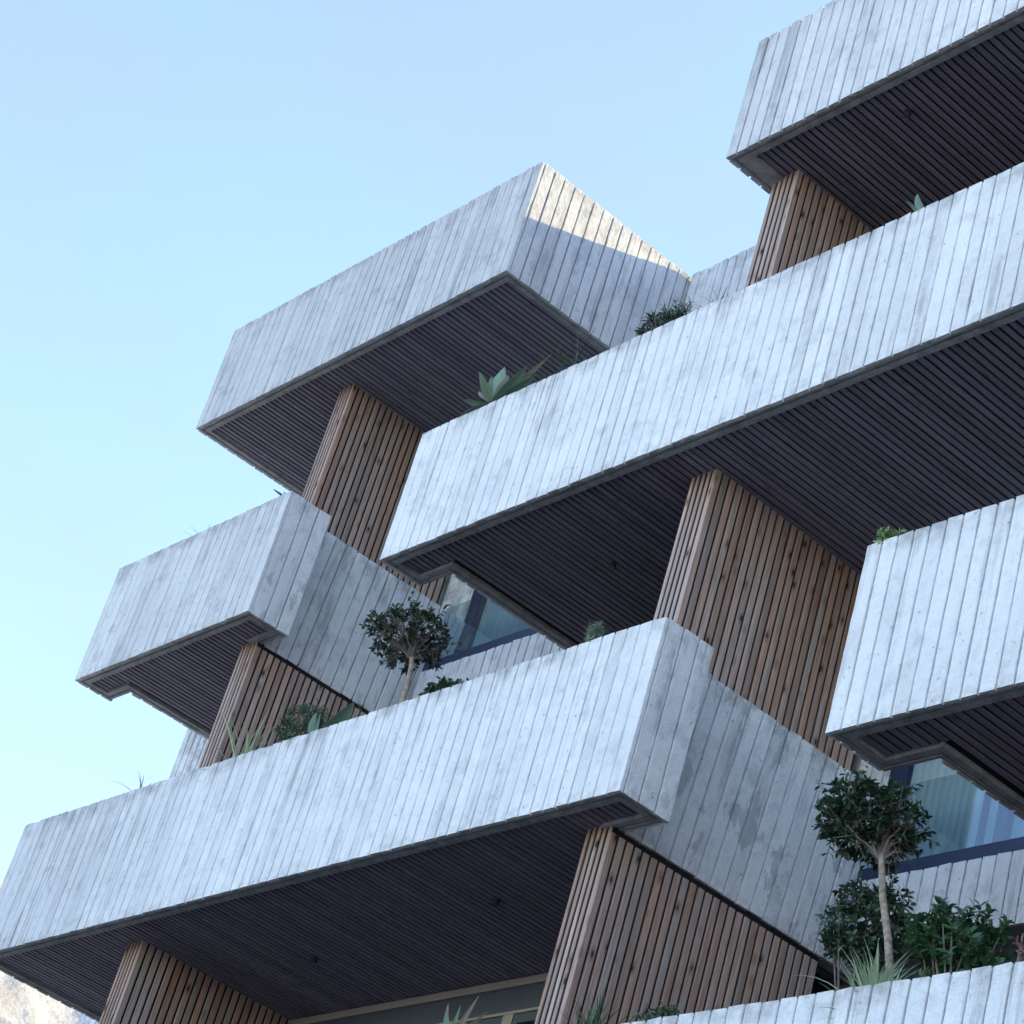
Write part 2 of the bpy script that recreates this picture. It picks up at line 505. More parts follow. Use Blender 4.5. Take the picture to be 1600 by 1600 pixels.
def board_mesh(ux, uy, nx, ny, w, h, lean, rnd, thick=0.030, rough=1.0, top_round=True, name='concrete_board'):
    """one form-board strip: local origin at its lower left, u along the wall, n outward"""
    g = rnd.choice((0.006, 0.009, 0.011, 0.013, 0.014)) + rnd.random() * 0.002
    ch = 0.004
    lev = 12
    proud = rnd.uniform(-0.0015, 0.0015) * rough
    tilt = rnd.uniform(-0.0010, 0.0010) * rough
    V, F = [], []
    for i in range(lev + 1):
        t = i / lev
        z = h * t
        j1, j2 = rnd.gauss(0, 0.0014), rnd.gauss(0, 0.0014)
        l, r = g / 2 + j1, w - g / 2 + j2
        n0 = proud + rnd.gauss(0, 0.0004)
        zz = [z] * 4
        if i == lev:
            zz = [z - 0.005 - rnd.random() * 0.006, z + rnd.gauss(0, 0.003), z + rnd.gauss(0, 0.003), z - 0.005 - rnd.random() * 0.006]
        if i == 0:
            a = rnd.gauss(0, 0.0012)
            zz = [a + abs(rnd.gauss(0, 0.003)), a, a + rnd.gauss(0, 0.001), a + abs(rnd.gauss(0, 0.003))]
        pts = [(l, -thick), (l, n0 - ch - tilt), (l + ch, n0 - tilt), (r - ch, n0 + tilt), (r, n0 - ch + tilt), (r, -thick)]
        zs = [zz[0], zz[0], zz[1], zz[2], zz[3], zz[3]]
        for (u, n), zq in zip(pts, zs):
            ln = lean * zq / PH
            V.append((ux * u + nx * n + ln, uy * u + ny * n, zq))
    for i in range(lev):
        for j in range(5):
            a = i * 6 + j
            F.append((a, a + 1, a + 7, a + 6))
    F.append((0, 5, 4, 3, 2, 1))
    b = lev * 6
    F.append((b, b + 1, b + 2, b + 3, b + 4, b + 5))
    me = bpy.data.meshes.new(name)
    me.from_pydata(V, [], F)
    me.validate()
    me.materials.append(M_CONC)
    return me

def boards(parent, p0, p1, zb, h, lean=0.0, greyness=None, damp=0.0, pitch=0.118, name='concrete_board', trim0=0.0, trim1=0.0, vis=None, spare=None):
    dx, dy = p1[0] - p0[0], p1[1] - p0[1]
    L = math.hypot(dx, dy)
    ux, uy = dx / L, dy / L
    nx, ny = uy, -ux
    a0, L2 = trim0, L - trim0 - trim1
    n = max(1, round(L2 / pitch))
    w = L2 / n
    rnd = random.Random(hash((round(p0[0], 2), round(zb, 2))) & 0xffff)
    nv = min(n, 10)
    meshes = [board_mesh(ux, uy, nx, ny, w, h, lean, rnd, rough=3.0 if damp > 0.5 else 1.0, name=name) for _ in range(nv)]
    last = -1
    for i in range(n):
        k = rnd.randrange(nv)
        if k == last: k = (k + 1) % nv
        last = k
        u = a0 + i * w
        x, y = p0[0] + ux * u, p0[1] + uy * u
        wv = greyness(x, y) if callable(greyness) else (greyness or 0.0)
        wv = min(1, max(0, wv + rnd.gauss(0, 0.10)))
        if vis is not None and not vis(x):
            b0 = len(spare[0])
            spare[0].extend((v.co.x + x, v.co.y + y, v.co.z + zb) for v in meshes[k].vertices)
            spare[1].extend(tuple(q + b0 for q in p.vertices) for p in meshes[k].polygons)
            continue
        obj(name, None, None, None, parent, origin=(x, y, zb), mesh=meshes[k], color=(wv, damp, rnd.random(), 1))

def slat_mesh(axis, length, w, t, name, mat):
    """a planed slat, length along axis, chamfered on the visible side"""
    c = min(0.003, w * 0.1)
    V, F = [], []
    for s in (0, length):
        if axis == 'y':       # soffit slat: visible side is -z
            V += [(0, s, t), (0, s, c), (c, s, 0), (w - c, s, 0), (w, s, c), (w, s, t)]
        elif axis == 'zf':    # front face of a fin: visible side is -y, width along x
            V += [(0, 0, s), (0, -t + c, s), (c, -t, s), (w - c, -t, s), (w, -t + c, s), (w, 0, s)]
        else:                 # 'zr' right face: visible side is +x, width along y
            V += [(0, 0, s), (t - c, 0, s), (t, c, s), (t, w - c, s), (t - c, w, s), (0, w, s)]
    for j in range(6):
        F.append((j, (j + 1) % 6, 6 + (j + 1) % 6, 6 + j))
    F.append((5, 4, 3, 2, 1, 0)); F.append((6, 7, 8, 9, 10, 11))
    me = bpy.data.meshes.new(name)
    me.from_pydata(V, [], F)
    me.validate()
    me.materials.append(mat)
    return me

def balcony(k, xl, xr, yf, ln=None, rn=None, lleft=0.0, lright=0.0, label='', greyness=0.2, damp=(0, 0, 0), joined_soffit=False, back=YE, pitch=0.066, left_boards=False, lborder=0.0, shown=(-99, 99)):
    zb, zt = ZB(k), ZT(k)
    poly, lean = [], []
    def add(x, y, s=0.0): poly.append((x, y)); lean.append(s)
    if ln: add(ln[0], back); add(ln[0], ln[1]); add(xl, ln[1]); add(xl, yf)
    else: add(xl, back); add(xl, yf)
    if rn: add(xr, yf); add(xr, rn[1]); add(rn[0], rn[1], lright); add(rn[0], back, lright)
    else: add(xr, yf); add(xr, back)
    V, F = [], []
    sweep(V, F, poly, [(0.019, zb + 0.045), (0.019, zt - 0.008), (0.17, zt - 0.012), (0.17, zb + 0.045)], zb, lean)
    # floor slab inside the parapet
    o = offs(poly, 0.105)
    b = len(V)
    n = len(o)
    V += [(x, y, zb + 0.040) for x, y in o] + [(x, y, zb + 0.22) for x, y in o]
    F.append(tuple(range(b + n - 1, b - 1, -1))); F.append(tuple(range(b + n, b + 2 * n)))
    for i in range(n):
        j = (i + 1) % n
        F.append((b + i, b + j, b + n + j, b + n + i))
    core = obj('balcony', V, F, M_JOINT, bld, origin=((xl + xr) / 2, yf, zb))
    core['label'] = label
    ft = offs(poly, 0.172)
    obj('floor', [(x, y, zb + 0.226) for x, y in ft], [tuple(range(len(ft)))], M_FLOOR, core)
    V, F = [], []
    sweep(V, F, poly, [(0.021, zb + 0.004), (0.047, zb + 0.003), (0.050, zb + 0.018), (0.063, zb + 0.018), (0.066, zb + 0.005), (0.113, zb + 0.005), (0.113, zb + 0.039), (0.021, zb + 0.039)], zb, None)
    obj('soffit_edge', V, F, M_EDGE, core, origin=((xl + xr) / 2, yf, zb))
    if lborder:
        obj('soffit_edge', *boxes([(xl + 0.114, xl + lborder, yf + 0.114, back, zb + 0.006, zb + 0.038)]), M_EDGE, core)
    # form boards on every outer face
    spare = ([], [])
    segs = list(zip(poly[:-1], poly[1:], lean[:-1], lean[1:]))
    for i, (a, c, l0, l1) in enumerate(segs):
        horiz = abs(a[1] - c[1]) < 1e-6
        nm = 'concrete_board'
        t0 = t1 = 0.0
        d = 0.0
        if horiz and abs(a[1] - yf) < 1e-6:
            d = damp[0]
            front = True
        else:
            front = False
            d = damp[1] if not (rn and i == len(segs) - 1) else damp[2]
            if not horiz:
                if i < len(segs) // 2: t1 = 0.031         # left side ends behind the front boards
                else: t0 = 0.031
                if (i == len(segs) - 1 and rn) or (i == 0 and ln): t0 = t1 = 0.0; nm = 'wing_wall_board'
            elif i < len(segs) // 2: t1 = 0.031
            else: t0 = 0.031
        left_side = (i < len(segs) // 2) and not front
        if left_side and not left_boards: 
            if horiz: continue
        if horiz and not front and rn and i > len(segs) // 2:
            pass
        boards(core, a, c, zb, PH, lean=l1 if not horiz and l0 == l1 else 0.0, greyness=greyness if not isinstance(greyness, dict) else greyness['front' if front else 'side'], damp=d, name=nm, trim0=t0, trim1=t1, vis=(lambda q, ls=left_side: (not ls) and shown[0] < q < shown[1]), spare=spare)
    if spare[0]:
        sp = obj('concrete_boards', spare[0], spare[1], M_CONC, core, origin=((xl + xr) / 2, yf, zb), color=(0.2, 0.1, 0.5, 1))
        sp['kind'] = 'stuff'
    # timber soffit, slats running front to back
    y0 = yf + 0.120
    x = xl + max(0.120, lborder + 0.012)
    w = pitch - 0.021
    zs = zb + 0.026
    cache = {}
    JV, JF = [], []
    rr = random.Random(k * 100 + int(abs(xl) * 10))
    while x + w < xr - 0.118:
        y1 = back - 0.01
        if ln and x + w < ln[0] + 0.118: y1 = ln[1] - 0.120
        elif ln and x < ln[0] + 0.118: y1 = ln[1] - 0.120
        if rn and x + w > rn[0] - 0.118: y1 = rn[1] - 0.120
        dz = rr.uniform(-0.002, 0.002)
        if joined_soffit or not shown[0] < x < shown[1]:
            sb = len(JV)
            box(JV, JF, x, x + w, y0, y1, zs + dz, zb + 0.037)
        else:
            key = round(y1, 3)
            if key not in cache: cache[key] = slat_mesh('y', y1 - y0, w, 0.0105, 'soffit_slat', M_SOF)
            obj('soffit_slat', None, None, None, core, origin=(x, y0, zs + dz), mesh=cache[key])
        x += pitch
    lin = offs(poly, 0.116)
    obj('soffit_lining', [(x, y, zb + 0.0385) for x, y in lin], [tuple(range(len(lin)))], M_GAP, core)
    if JV:
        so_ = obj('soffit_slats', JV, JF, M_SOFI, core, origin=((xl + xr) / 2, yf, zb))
        so_['kind'] = 'stuff'
    return core

def wB(x, y): return 0.92 + 0.25 * noise.noise(Vector((x * 0.9, y, 1)))  # extra greyness of each balcony's boards, varying along its length
def wE(x, y):
    t = (x + 18.8) / 7.9
    return 0.75 - 0.72 * min(1, t * 1.6) + 0.22 * noise.noise(Vector((x * 1.1, y, 5)))
def wC(x, y): return 0.10 + 0.2 * noise.noise(Vector((x * 1.1, y, 9)))
def wA(x, y): return 0.70 - 0.24 * (x + 12.4) + 0.2 * noise.noise(Vector((x * 1.1, y, 2)))
def wD(x, y): return 0.58 + 0.25 * noise.noise(Vector((x * 1.2, y, 4)))

bal_B = balcony(3, -19.834, -15.045, 8.556, greyness=wB, damp=(0.15, 0.35, 0), label='roof-level balcony box seen from its corner, its side partly sunlit')
bal_A = balcony(3, -12.425, -7.6, 8.551, lborder=0.21, shown=(-99, -9.2), greyness=wA, damp=(0.15, 0.2, 0), label='topmost balcony at the upper right')
bal_C = balcony(2, -15.109, -7.2, 8.337, ln=(-14.70, 8.772), shown=(-99, -8.7), greyness=wC, damp=(0.1, 0.2, 0.2), label='long pale balcony crossing the middle')
bal_D = balcony(2, -19.715, -16.895, 8.318, ln=(-19.36, 8.73), rn=(-17.25, 8.755), lright=0.12, greyness={'front': wD, 'side': 0.25}, damp=(0.15, 0.8, 0.6), label='short greyer balcony at the left with a notched soffit')
bal_E = balcony(1, -18.79, -10.887, 8.011, rn=(-11.27, 8.43), lright=0.12, greyness={'front': wE, 'side': 0.10}, damp=(0.2, 0.6, 0.85), joined_soffit=True, pitch=0.064, label='longest balcony, streaked and damp at its right corner')
bal_F = balcony(1, -9.205, -1.3, 7.977, ln=(-8.80, 8.455), shown=(-99, -7.7), greyness=0.05, damp=(0.05, 0.1, 0.1), label='bright balcony at the right edge')
bal_G = balcony(0, -20.2, -4.0, 7.562, shown=(-10.4, -6.8), greyness=0.05, damp=(0.1, 0.1, 0.1), joined_soffit=True, label='lowest balcony with a planted parapet')  # left stretch is unseen, extended to block ground light from the soffit above

# timber-clad fin walls under the balconies
def fin(k, x0, x1, yf, yb=10.5, zlow=None, recess=0.0):
    zt = ZB(k) + 0.03
    zl = ZB(k - 1) + 0.22 if zlow is None else zlow
    core = boxobj('timber_fin', (x0 + 0.018, x1 - 0.013, yf + 0.009, yb, zl, zt), M_GAP, bld)
    h = zt - zl
    W = x1 - x0
    n = 5
    p = (W - 0.004) / n
    w = p - 0.022
    m = slat_mesh('zf', h, w, 0.007, 'timber_slat', M_FIN)
    for i in range(n):
        obj('timber_slat', None, None, None, core, origin=(x0 + 0.002 + i * p + 0.011, yf + 0.009 + R.uniform(-0.0008, 0.0008), zl), mesh=m)
    L = yb - yf
    p = 0.068
    w = p - 0.020
    m = slat_mesh('zr', h - recess, w, 0.013, 'timber_slat', M_FIN)
    y = yf + 0.002
    while y + w < yb + 0.002:
        obj('timber_slat', None, None, None, core, origin=(x1 - 0.013 + R.uniform(-0.001, 0.001), y, zl), mesh=m)
        y += p
    return core
fin(3, -17.935, -17.70, 8.93)
fin(3, -12.335, -12.045, 8.965)
fin(2, -12.015, -11.745, 8.73)
fin(2, -17.52, -17.255, 8.685, yb=10.15, recess=0.068)
fin(1, -11.545, -11.285, 8.331, yb=10.16, recess=0.068)
fin(1, -16.965, -16.72, 8.37)

# rear walls, infill aprons with blue rail and glass, windows behind
V, F = [], []
box(V, F, -21.08, 2.0, YE + 0.02, 18.0, 0.0, ZT(3) - 0.12)
box(V, F, -20.2, -4.0, 9.0, YE + 0.01, 0.0, ZB(0) - 0.5)
rear = obj('rear_wall', V, F, M_CONC, bld, origin=(-9.5, YE + 0.02, 0), color=(0.3, 0.2, 0.5, 1))
V, F = [], []
box(V, F, -21.07, -18.95, 10.222, YE + 0.01, ZB(0), ZB(3) - 0.08)
side = obj('end_wall', V, F, M_JOINT, bld, origin=(-20, 10.231, ZB(0)))
boards(side, (-21.08, 10.2), (-18.95, 10.2), ZB(0), ZB(3) - ZB(0) - 0.08, greyness=0.15, name='end_wall_board', pitch=0.118)
boards(side, (-21.08, 12.0), (-21.08, 10.235), ZB(0), ZB(3) - ZB(0) - 0.08, greyness=0.2, name='end_wall_board', pitch=0.118)

# roof-level wall between the two top balconies
V, F = [], []
box(V, F, -15.01, -12.10, 10.362, YE + 0.01, ZB(3), ZT(3) + 0.004)
top_infill = obj('parapet_wall', V, F, M_JOINT, bld, origin=(-13.5, 10.371, ZB(3)))
boards(top_infill, (-15.012, 10.34), (-12.10, 10.34), ZB(3), PH, greyness=0.45, damp=0.2, name='apron_board')

def infill(k, x0, x1, y, pil, frames, sill=0.50):
    zb = ZB(k)
    V, F = [], []
    box(V, F, x0, x1, y + 0.022, y + 0.15, zb + 0.01, zb + sill - 0.01)
    box(V, F, x0, x1, y + 0.15, YE + 0.018, zb + 0.01, zb + 0.20)
    ap = obj('apron_wall', V, F, M_JOINT, bld, origin=((x0 + x1) / 2, y, zb))
    boards(ap, (x0, y), (x1, y), zb, sill, greyness=0.40, damp=0.45, name='apron_board')
    bal = obj('glass_balustrade', *boxes([(x0 + 0.03, x1, y + 0.045, y + 0.057, zb + sill + 0.08, zb + PH - 0.02)]), M_GLASS, bld)
    obj('bottom_rail', *boxes([(x0 + 0.015, x1, y + 0.01, y + 0.095, zb + sill - 0.008, zb + sill + 0.095)]), M_BLUE, bal)
    # pilaster boards
    if pil:
        boards(rear, (pil[0], YE - 0.012), (pil[1], YE - 0.012), zb + 0.2, 2.79, greyness=0.0, name='pilaster_board', pitch=0.14)
    wx0, wx1 = frames[0][0], x1
    z0, z1 = zb + 0.21, zb + 2.99
    win = obj('window', *boxes([(a, b, YE - 0.07, YE + 0.005, z0, z1) for a, b in frames] + [(wx0, wx1, YE - 0.068, YE + 0.004, z1 - 0.10, z1 - 0.001), (wx0, wx1, YE - 0.068, YE + 0.004, z0 + 0.001, z0 + 0.08)]), M_BLUE, bld)
    edges = [f for f in frames] + [(wx1, wx1)]
    for (a, b), (c, d) in zip(edges[:-1], edges[1:]):
        if c - b < 0.05: continue
        obj('pane', *boxes([(b, c, YE - 0.05, YE - 0.044, z0 + 0.08, z1 - 0.10)]), M_PANE, win)
        # hanging curtain, gently pleated
        CV, CF = [], []
        n = max(4, int((c - b) / 0.018))
        for i in range(n + 1):
            xx = b + (c - b) * i / n
            yy = YE - 0.012 + 0.004 * math.sin(xx * 88 + math.sin(xx * 9) * 2)
            CV += [(xx, yy, z0 + 0.085), (xx, yy, z1 - 0.105)]
        for i in range(n):
            CF.append((2 * i, 2 * i + 2, 2 * i + 3, 2 * i + 1))
        obj('curtain', CV, CF, M_CURT, win, smooth=True)
    return ap

infill(2, -17.10, -14.66, 10.18, (-17.72, -17.17), [(-17.165, -16.99), (-15.86, -15.84), (-14.95, -14.80)])
infill(1, -11.13, -8.76, 10.16, (-11.74, -11.37), [(-11.364, -11.208), (-10.470, -10.455), (-10.33, -10.234)])

# recessed glazing of the lowest loggia, beige trim and blue-grey fascia
yl = 9.80
z1 = ZB(1) + 0.02
lw = obj('loggia_glazing', *boxes([(-16.74, -11.53, yl + 0.02, yl + 0.12, z1 - 0.245, z1 - 0.06)]), M_FASCIA, bld)
obj('trim', *boxes([(-16.74, -11.53, yl, yl + 0.12, z1 - 0.0585, z1)]), M_BEIGE, lw)
obj('head_frame', *boxes([(-16.74, -11.53, yl + 0.01, yl + 0.10, z1 - 0.268, z1 - 0.247)]), M_BEIGE, lw)
for xp in (-16.2, -15.05, -13.90, -12.75, -11.70):
    obj('post', *boxes([(xp - 0.055, xp + 0.055, yl + 0.012, yl + 0.09, ZB(0) + 0.22, z1 - 0.27)]), M_BEIGE, lw)
    if xp < -12:
        obj('sash', *boxes([(xp + 0.06, xp + 0.11, yl + 0.02, yl + 0.08, ZB(0) + 0.25, z1 - 0.272), (xp + 0.11, xp + 1.09, yl + 0.02, yl + 0.08, z1 - 0.34, z1 - 0.272), (xp + 1.04, xp + 1.085, yl + 0.02, yl + 0.08, ZB(0) + 0.25, z1 - 0.341)]), M_FASCIA, lw)
        obj('pane', *boxes([(xp + 0.11, xp + 1.04, yl + 0.045, yl + 0.051, ZB(0) + 0.25, z1 - 0.34)]), M_PANE, lw)
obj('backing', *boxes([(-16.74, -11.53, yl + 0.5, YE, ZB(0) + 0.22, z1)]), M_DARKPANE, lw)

for k, xa, xb in ((2, -11.98, -7.8), (1, -14.62, -12.04), (1, -8.72, -4.0), (0, -11.2, -6.0)):  # unseen dark doors, added to cut light bounced inside the loggias
    z0, z1 = ZB(k) + 0.23, ZB(k + 1) + 0.03
    fx = [xa + (xb - xa) * i / 3 for i in range(4)]
    dw = obj('unseen_loggia_door', *boxes([(x - 0.03, x + 0.03, YE - 0.06, YE + 0.01, z0, z1) for x in fx] + [(fx[i] + 0.03, fx[i + 1] - 0.03, YE - 0.058, YE + 0.008, z1 - 0.2, z1 - 0.001) for i in range(3)]), M_FASCIA, bld)
    for i in range(3):
        obj('pane', *boxes([(fx[i] + 0.03, fx[i + 1] - 0.03, YE - 0.03, YE - 0.022, z0, z1 - 0.2)]), M_DARKPANE, dw)

# ---------------------------------------------------------------- soffit lamps
def lamp(x, y, k, label):
    z = ZB(k) + 0.026
    t = thing('soffit_lamp', label, 'lamp', (x, y, z), 'small lamps on the timber soffits')
    V, F = [], []
    tube(V, F, [(x, y, z + 0.005), (x, y, z - 0.035)], [0.026, 0.026], 18)
    obj('housing', V, F, M_BLACK, t)
    V, F = [], []
    tube(V, F, [(x, y, z - 0.0355), (x, y, z - 0.041)], [0.029, 0.026], 18)
    obj('rim', V, F, M_BLACK, t)
    V, F = [], []
    tube(V, F, [(x, y, z - 0.0415), (x, y, z - 0.043)], [0.016, 0.012], 14)
    obj('lens', V, F, M_LENS, t)
lamp(-13.376, 9.249, 2, 'small black lamp under the long middle balcony')
lamp(-12.995, 8.832, 1, 'black lamp under the longest balcony, nearer its right end')
lamp(-15.362, 9.042, 1, 'black lamp under the longest balcony, nearer its left end')
lamp(-10.912, 8.926, 3, 'tiny black lamp under the topmost balcony at upper right')

# ---------------------------------------------------------------- planting
def soil(parent_core, x0, x1, y0, y1, k):
    V, F = [], []
    n = max(4, int((x1 - x0) / 0.15))
    for i in range(n + 1):
        x = x0 + (x1 - x0) * i / n
        for y in (y0, (y0 + y1) / 2, y1):
            V.append((x, y, ZT(k) - 0.10 + R.uniform(-0.02, 0.02)))
    for i in range(n):
        for j in range(2):
            a = i * 3 + j
            F.append((a, a + 3, a + 4, a + 1))
    obj('soil', V, F, M_SOIL, parent_core, smooth=True)
soil(bal_A, -12.2, -7.8, 8.725, 9.0, 3)
soil(bal_C, -14.9, -7.4, 8.51, 8.74, 2)
soil(bal_D, -19.5, -17.1, 8.49, 8.70, 2)
soil(bal_E, -18.6, -11.46, 8.185, 8.62, 1)
soil(bal_F, -9.0, -1.5, 8.15, 8.42, 1)
soil(bal_G, -20.0, -4.2, 7.735, 8.50, 0)

def blade(V, F, base, az, el, length, width, droop, segs=6, fold=0.25, taper=0.9, wob=0.0, belly=0.35):
    """a strap or lance leaf: rises at el, bends over by droop"""
    p = Vector(base)
    e = el
    b0 = len(V)
    side = Vector((-math.sin(az), math.cos(az), 0))
    for i in range(segs + 1):
        t = i / segs
        if t < belly: wf = 0.55 + 0.45 * (t / belly)
        else: wf = max(0.0, 1 - ((t - belly) / (1 - belly)) ** (1.0 + taper))
        wd = width * wf * 0.5
        d = Vector((math.cos(az) * math.cos(e), math.sin(az) * math.cos(e), math.sin(e)))
        up = side.cross(d)
        V.append(tuple(p - side * wd - up * (-fold * wd)))
        V.append(tuple(p))
        V.append(tuple(p + side * wd - up * (-fold * wd)))
        p = p + d * (length / segs)
        e -= droop / segs * (0.4 + 1.2 * t)
        az2 = wob / segs
        side = Matrix.Rotation(az2, 3, 'Z') @ side
        az += az2
    for i in range(segs):
        a = b0 + i * 3
        F.append((a, a + 1, a + 4, a + 3)); F.append((a + 1, a + 2, a + 5, a + 4))

def small_leaf(V, F, p, d, up, length, width):
    d = d.normalized()
    s = d.cross(up)
    if s.length < 1e-3: s = d.cross(Vector((1, 0, 0)))
    s.normalize()
    u = s.cross(d)
    b = len(V)
    dr = u * length
    V += [tuple(p), tuple(p + d * length * 0.30 - s * width * 0.44 + u * width * 0.14), tuple(p + d * length * 0.34 + dr * 0.02), tuple(p + d * length * 0.30 + s * width * 0.44 + u * width * 0.14),
          tuple(p + d * length * 0.68 - s * width * 0.40 + u * width * 0.10 - dr * 0.03), tuple(p + d * length * 0.70 - dr * 0.02), tuple(p + d * length * 0.68 + s * width * 0.40 + u * width * 0.10 - dr * 0.03), tuple(p + d * length - dr * 0.12)]
    F += [(b, b + 2, b + 1), (b, b + 3, b + 2), (b + 1, b + 2, b + 5, b + 4), (b + 2, b + 3, b + 6, b + 5), (b + 4, b + 5, b + 7), (b + 5, b + 6, b + 7)]

def grass(name, label, cat, loc, n, length, width, spread, droop, mat, seed, lean=0.0, group=None):
    r = random.Random(seed)
    t = thing(name, label, cat, loc, group)
    V, F = [], []
    for i in range(n):
        az = r.uniform(0, 2 * math.pi)
        el = math.radians(90) - abs(r.gauss(0, spread))
        b = (loc[0] + r.gauss(0, 0.03), loc[1] + r.gauss(0, 0.02), loc[2])
        blade(V, F, b, az, el, length * r.uniform(0.6, 1.1), width * r.uniform(0.7, 1.2), droop * r.uniform(0.5, 1.3), 7, 0.3, 0.6, r.gauss(0, 0.3), 0.3)
    obj('blades', V, F, mat, t, origin=loc, smooth=True)
    return t

def agave(name, label, loc, leaves, seed, cat='agave', mat=M_AGAVE, group=None):
    """leaves: (azimuth deg, elevation deg, length, width, droop, dry)"""
    t = thing(name, label, cat, loc, group)
    for az, el, ln, wd, dr, dry in leaves:
        V, F = [], []
        blade(V, F, loc, math.radians(az), math.radians(el), ln, wd, dr, 9, 0.45, 0.75, 0.0, 0.42)
        # a fleshy leaf: give it an underside
        n = len(V)
        V2 = [(v[0], v[1], v[2] - 0.006) for v in V]
        F2 = [tuple(i + n for i in reversed(f)) for f in F]
        obj('leaf', V + V2, F + F2, M_AGAVE_DRY if dry else mat, t, origin=loc, smooth=True)
    return t

def rand_dir(r):
    while True:
        v = Vector((r.uniform(-1, 1), r.uniform(-1, 1), r.uniform(-1, 1)))
        if 0.05 < v.length < 1: return v.normalized()

def topiary(label, base, trunk_pts, trunk_r, centre, rad, n_leaf, leaf_len, seed, holes=0.0, tilt=0.0, mat=M_LEAF_DK, n_br=26):
    r = random.Random(seed)
    t = thing('topiary_tree', label, 'tree', base, 'clipped standard trees in the planters')
    V, F = [], []
    pts = [base] + trunk_pts
    rr = [trunk_r * (1.12 - 0.35 * i / (len(pts) - 1)) for i in range(len(pts))]
    tube(V, F, pts, rr, 10)
    obj('trunk', V, F, M_BARK, t, origin=base, smooth=True)
    C = Vector(centre)
    top = Vector(trunk_pts[-1])
    bV, bF = [], []
    lV, lF = [], []
    tips = []
    for i in range(n_br):
        d = rand_dir(r)
        d.z = d.z * 0.9 + 0.1
        e = C + Vector((d.x * rad[0], d.y * rad[1], d.z * rad[2])) * r.uniform(0.72, 0.98)
        mid = top.lerp(e, 0.5) + Vector((r.gauss(0, 0.03), r.gauss(0, 0.03), r.gauss(0, 0.02)))
        tube(bV, bF, [top - Vector((0, 0, 0.03)), top.lerp(mid, 0.5) + Vector((r.gauss(0, .01), r.gauss(0, .01), 0.01)), mid, e], [trunk_r * 0.42, trunk_r * 0.30, trunk_r * 0.2, 0.003], 5)
        for q in range(5):
            s = top.lerp(e, r.uniform(0.45, 0.9))
            d2 = rand_dir(r)
            e2 = s + d2 * r.uniform(0.08, 0.17)
            tube(bV, bF, [s, e2], [0.0035, 0.0015], 4)
            tips.append(e2)
        tips.append(e)
    # leaf sprays: tight whorls near the shell of the crown with gaps between them
    sprays = []
    tries = 0
    while len(sprays) < n_leaf // 9 and tries < 20000:
        tries += 1
        d = rand_dir(r)
        shell = r.uniform(0.62, 1.06) if r.random() < 0.85 else r.uniform(0.3, 0.6)
        lump = 1 + 0.16 * noise.noise(d * 2.3 + Vector((seed, 0, 0)))
        p = C + Vector((d.x * rad[0], d.y * rad[1], d.z * rad[2])) * shell * lump
        if noise.noise(p * 7.0 + Vector((seed * 3.1, 1, 2))) < -0.25 + holes: continue
        sprays.append((p, d))
    for p, d in sprays:
        s0 = p - d * 0.06 + Vector((0, 0, -0.01))
        tube(bV, bF, [s0, p], [0.002, 0.0012], 3)
        for j in range(9):
            dd = (d * 0.7 + rand_dir(r) * 1.0 + Vector((0, 0, 0.15))).normalized()
            q = s0.lerp(p, r.uniform(0.3, 1.0))
            small_leaf(lV, lF, q, dd, Vector((0, 0, 1)) + rand_dir(r) * 0.6, leaf_len * r.uniform(0.5, 1.3), leaf_len * r.uniform(0.36, 0.52))
    for i in range(16):      # stray shoots beyond the clipped outline
        d = rand_dir(r)
        p = C + Vector((d.x * rad[0], d.y * rad[1], d.z * rad[2])) * 0.85
        e = p + (d + Vector((0, 0, 0.5)) + rand_dir(r) * 0.4).normalized() * r.uniform(0.10, 0.17)
        tube(bV, bF, [p, e], [0.0022, 0.0012], 3)
        for j in range(6):
            small_leaf(lV, lF, p.lerp(e, 0.3 + 0.14 * j), (d * 0.5 + rand_dir(r)).normalized(), Vector((0, 0, 1)), leaf_len * r.uniform(0.7, 1.1), leaf_len * 0.42)
    obj('branches', bV, bF, M_TWIG, t, origin=base)
    obj('crown', lV, lF, mat, t, origin=base, smooth=True)
    return t

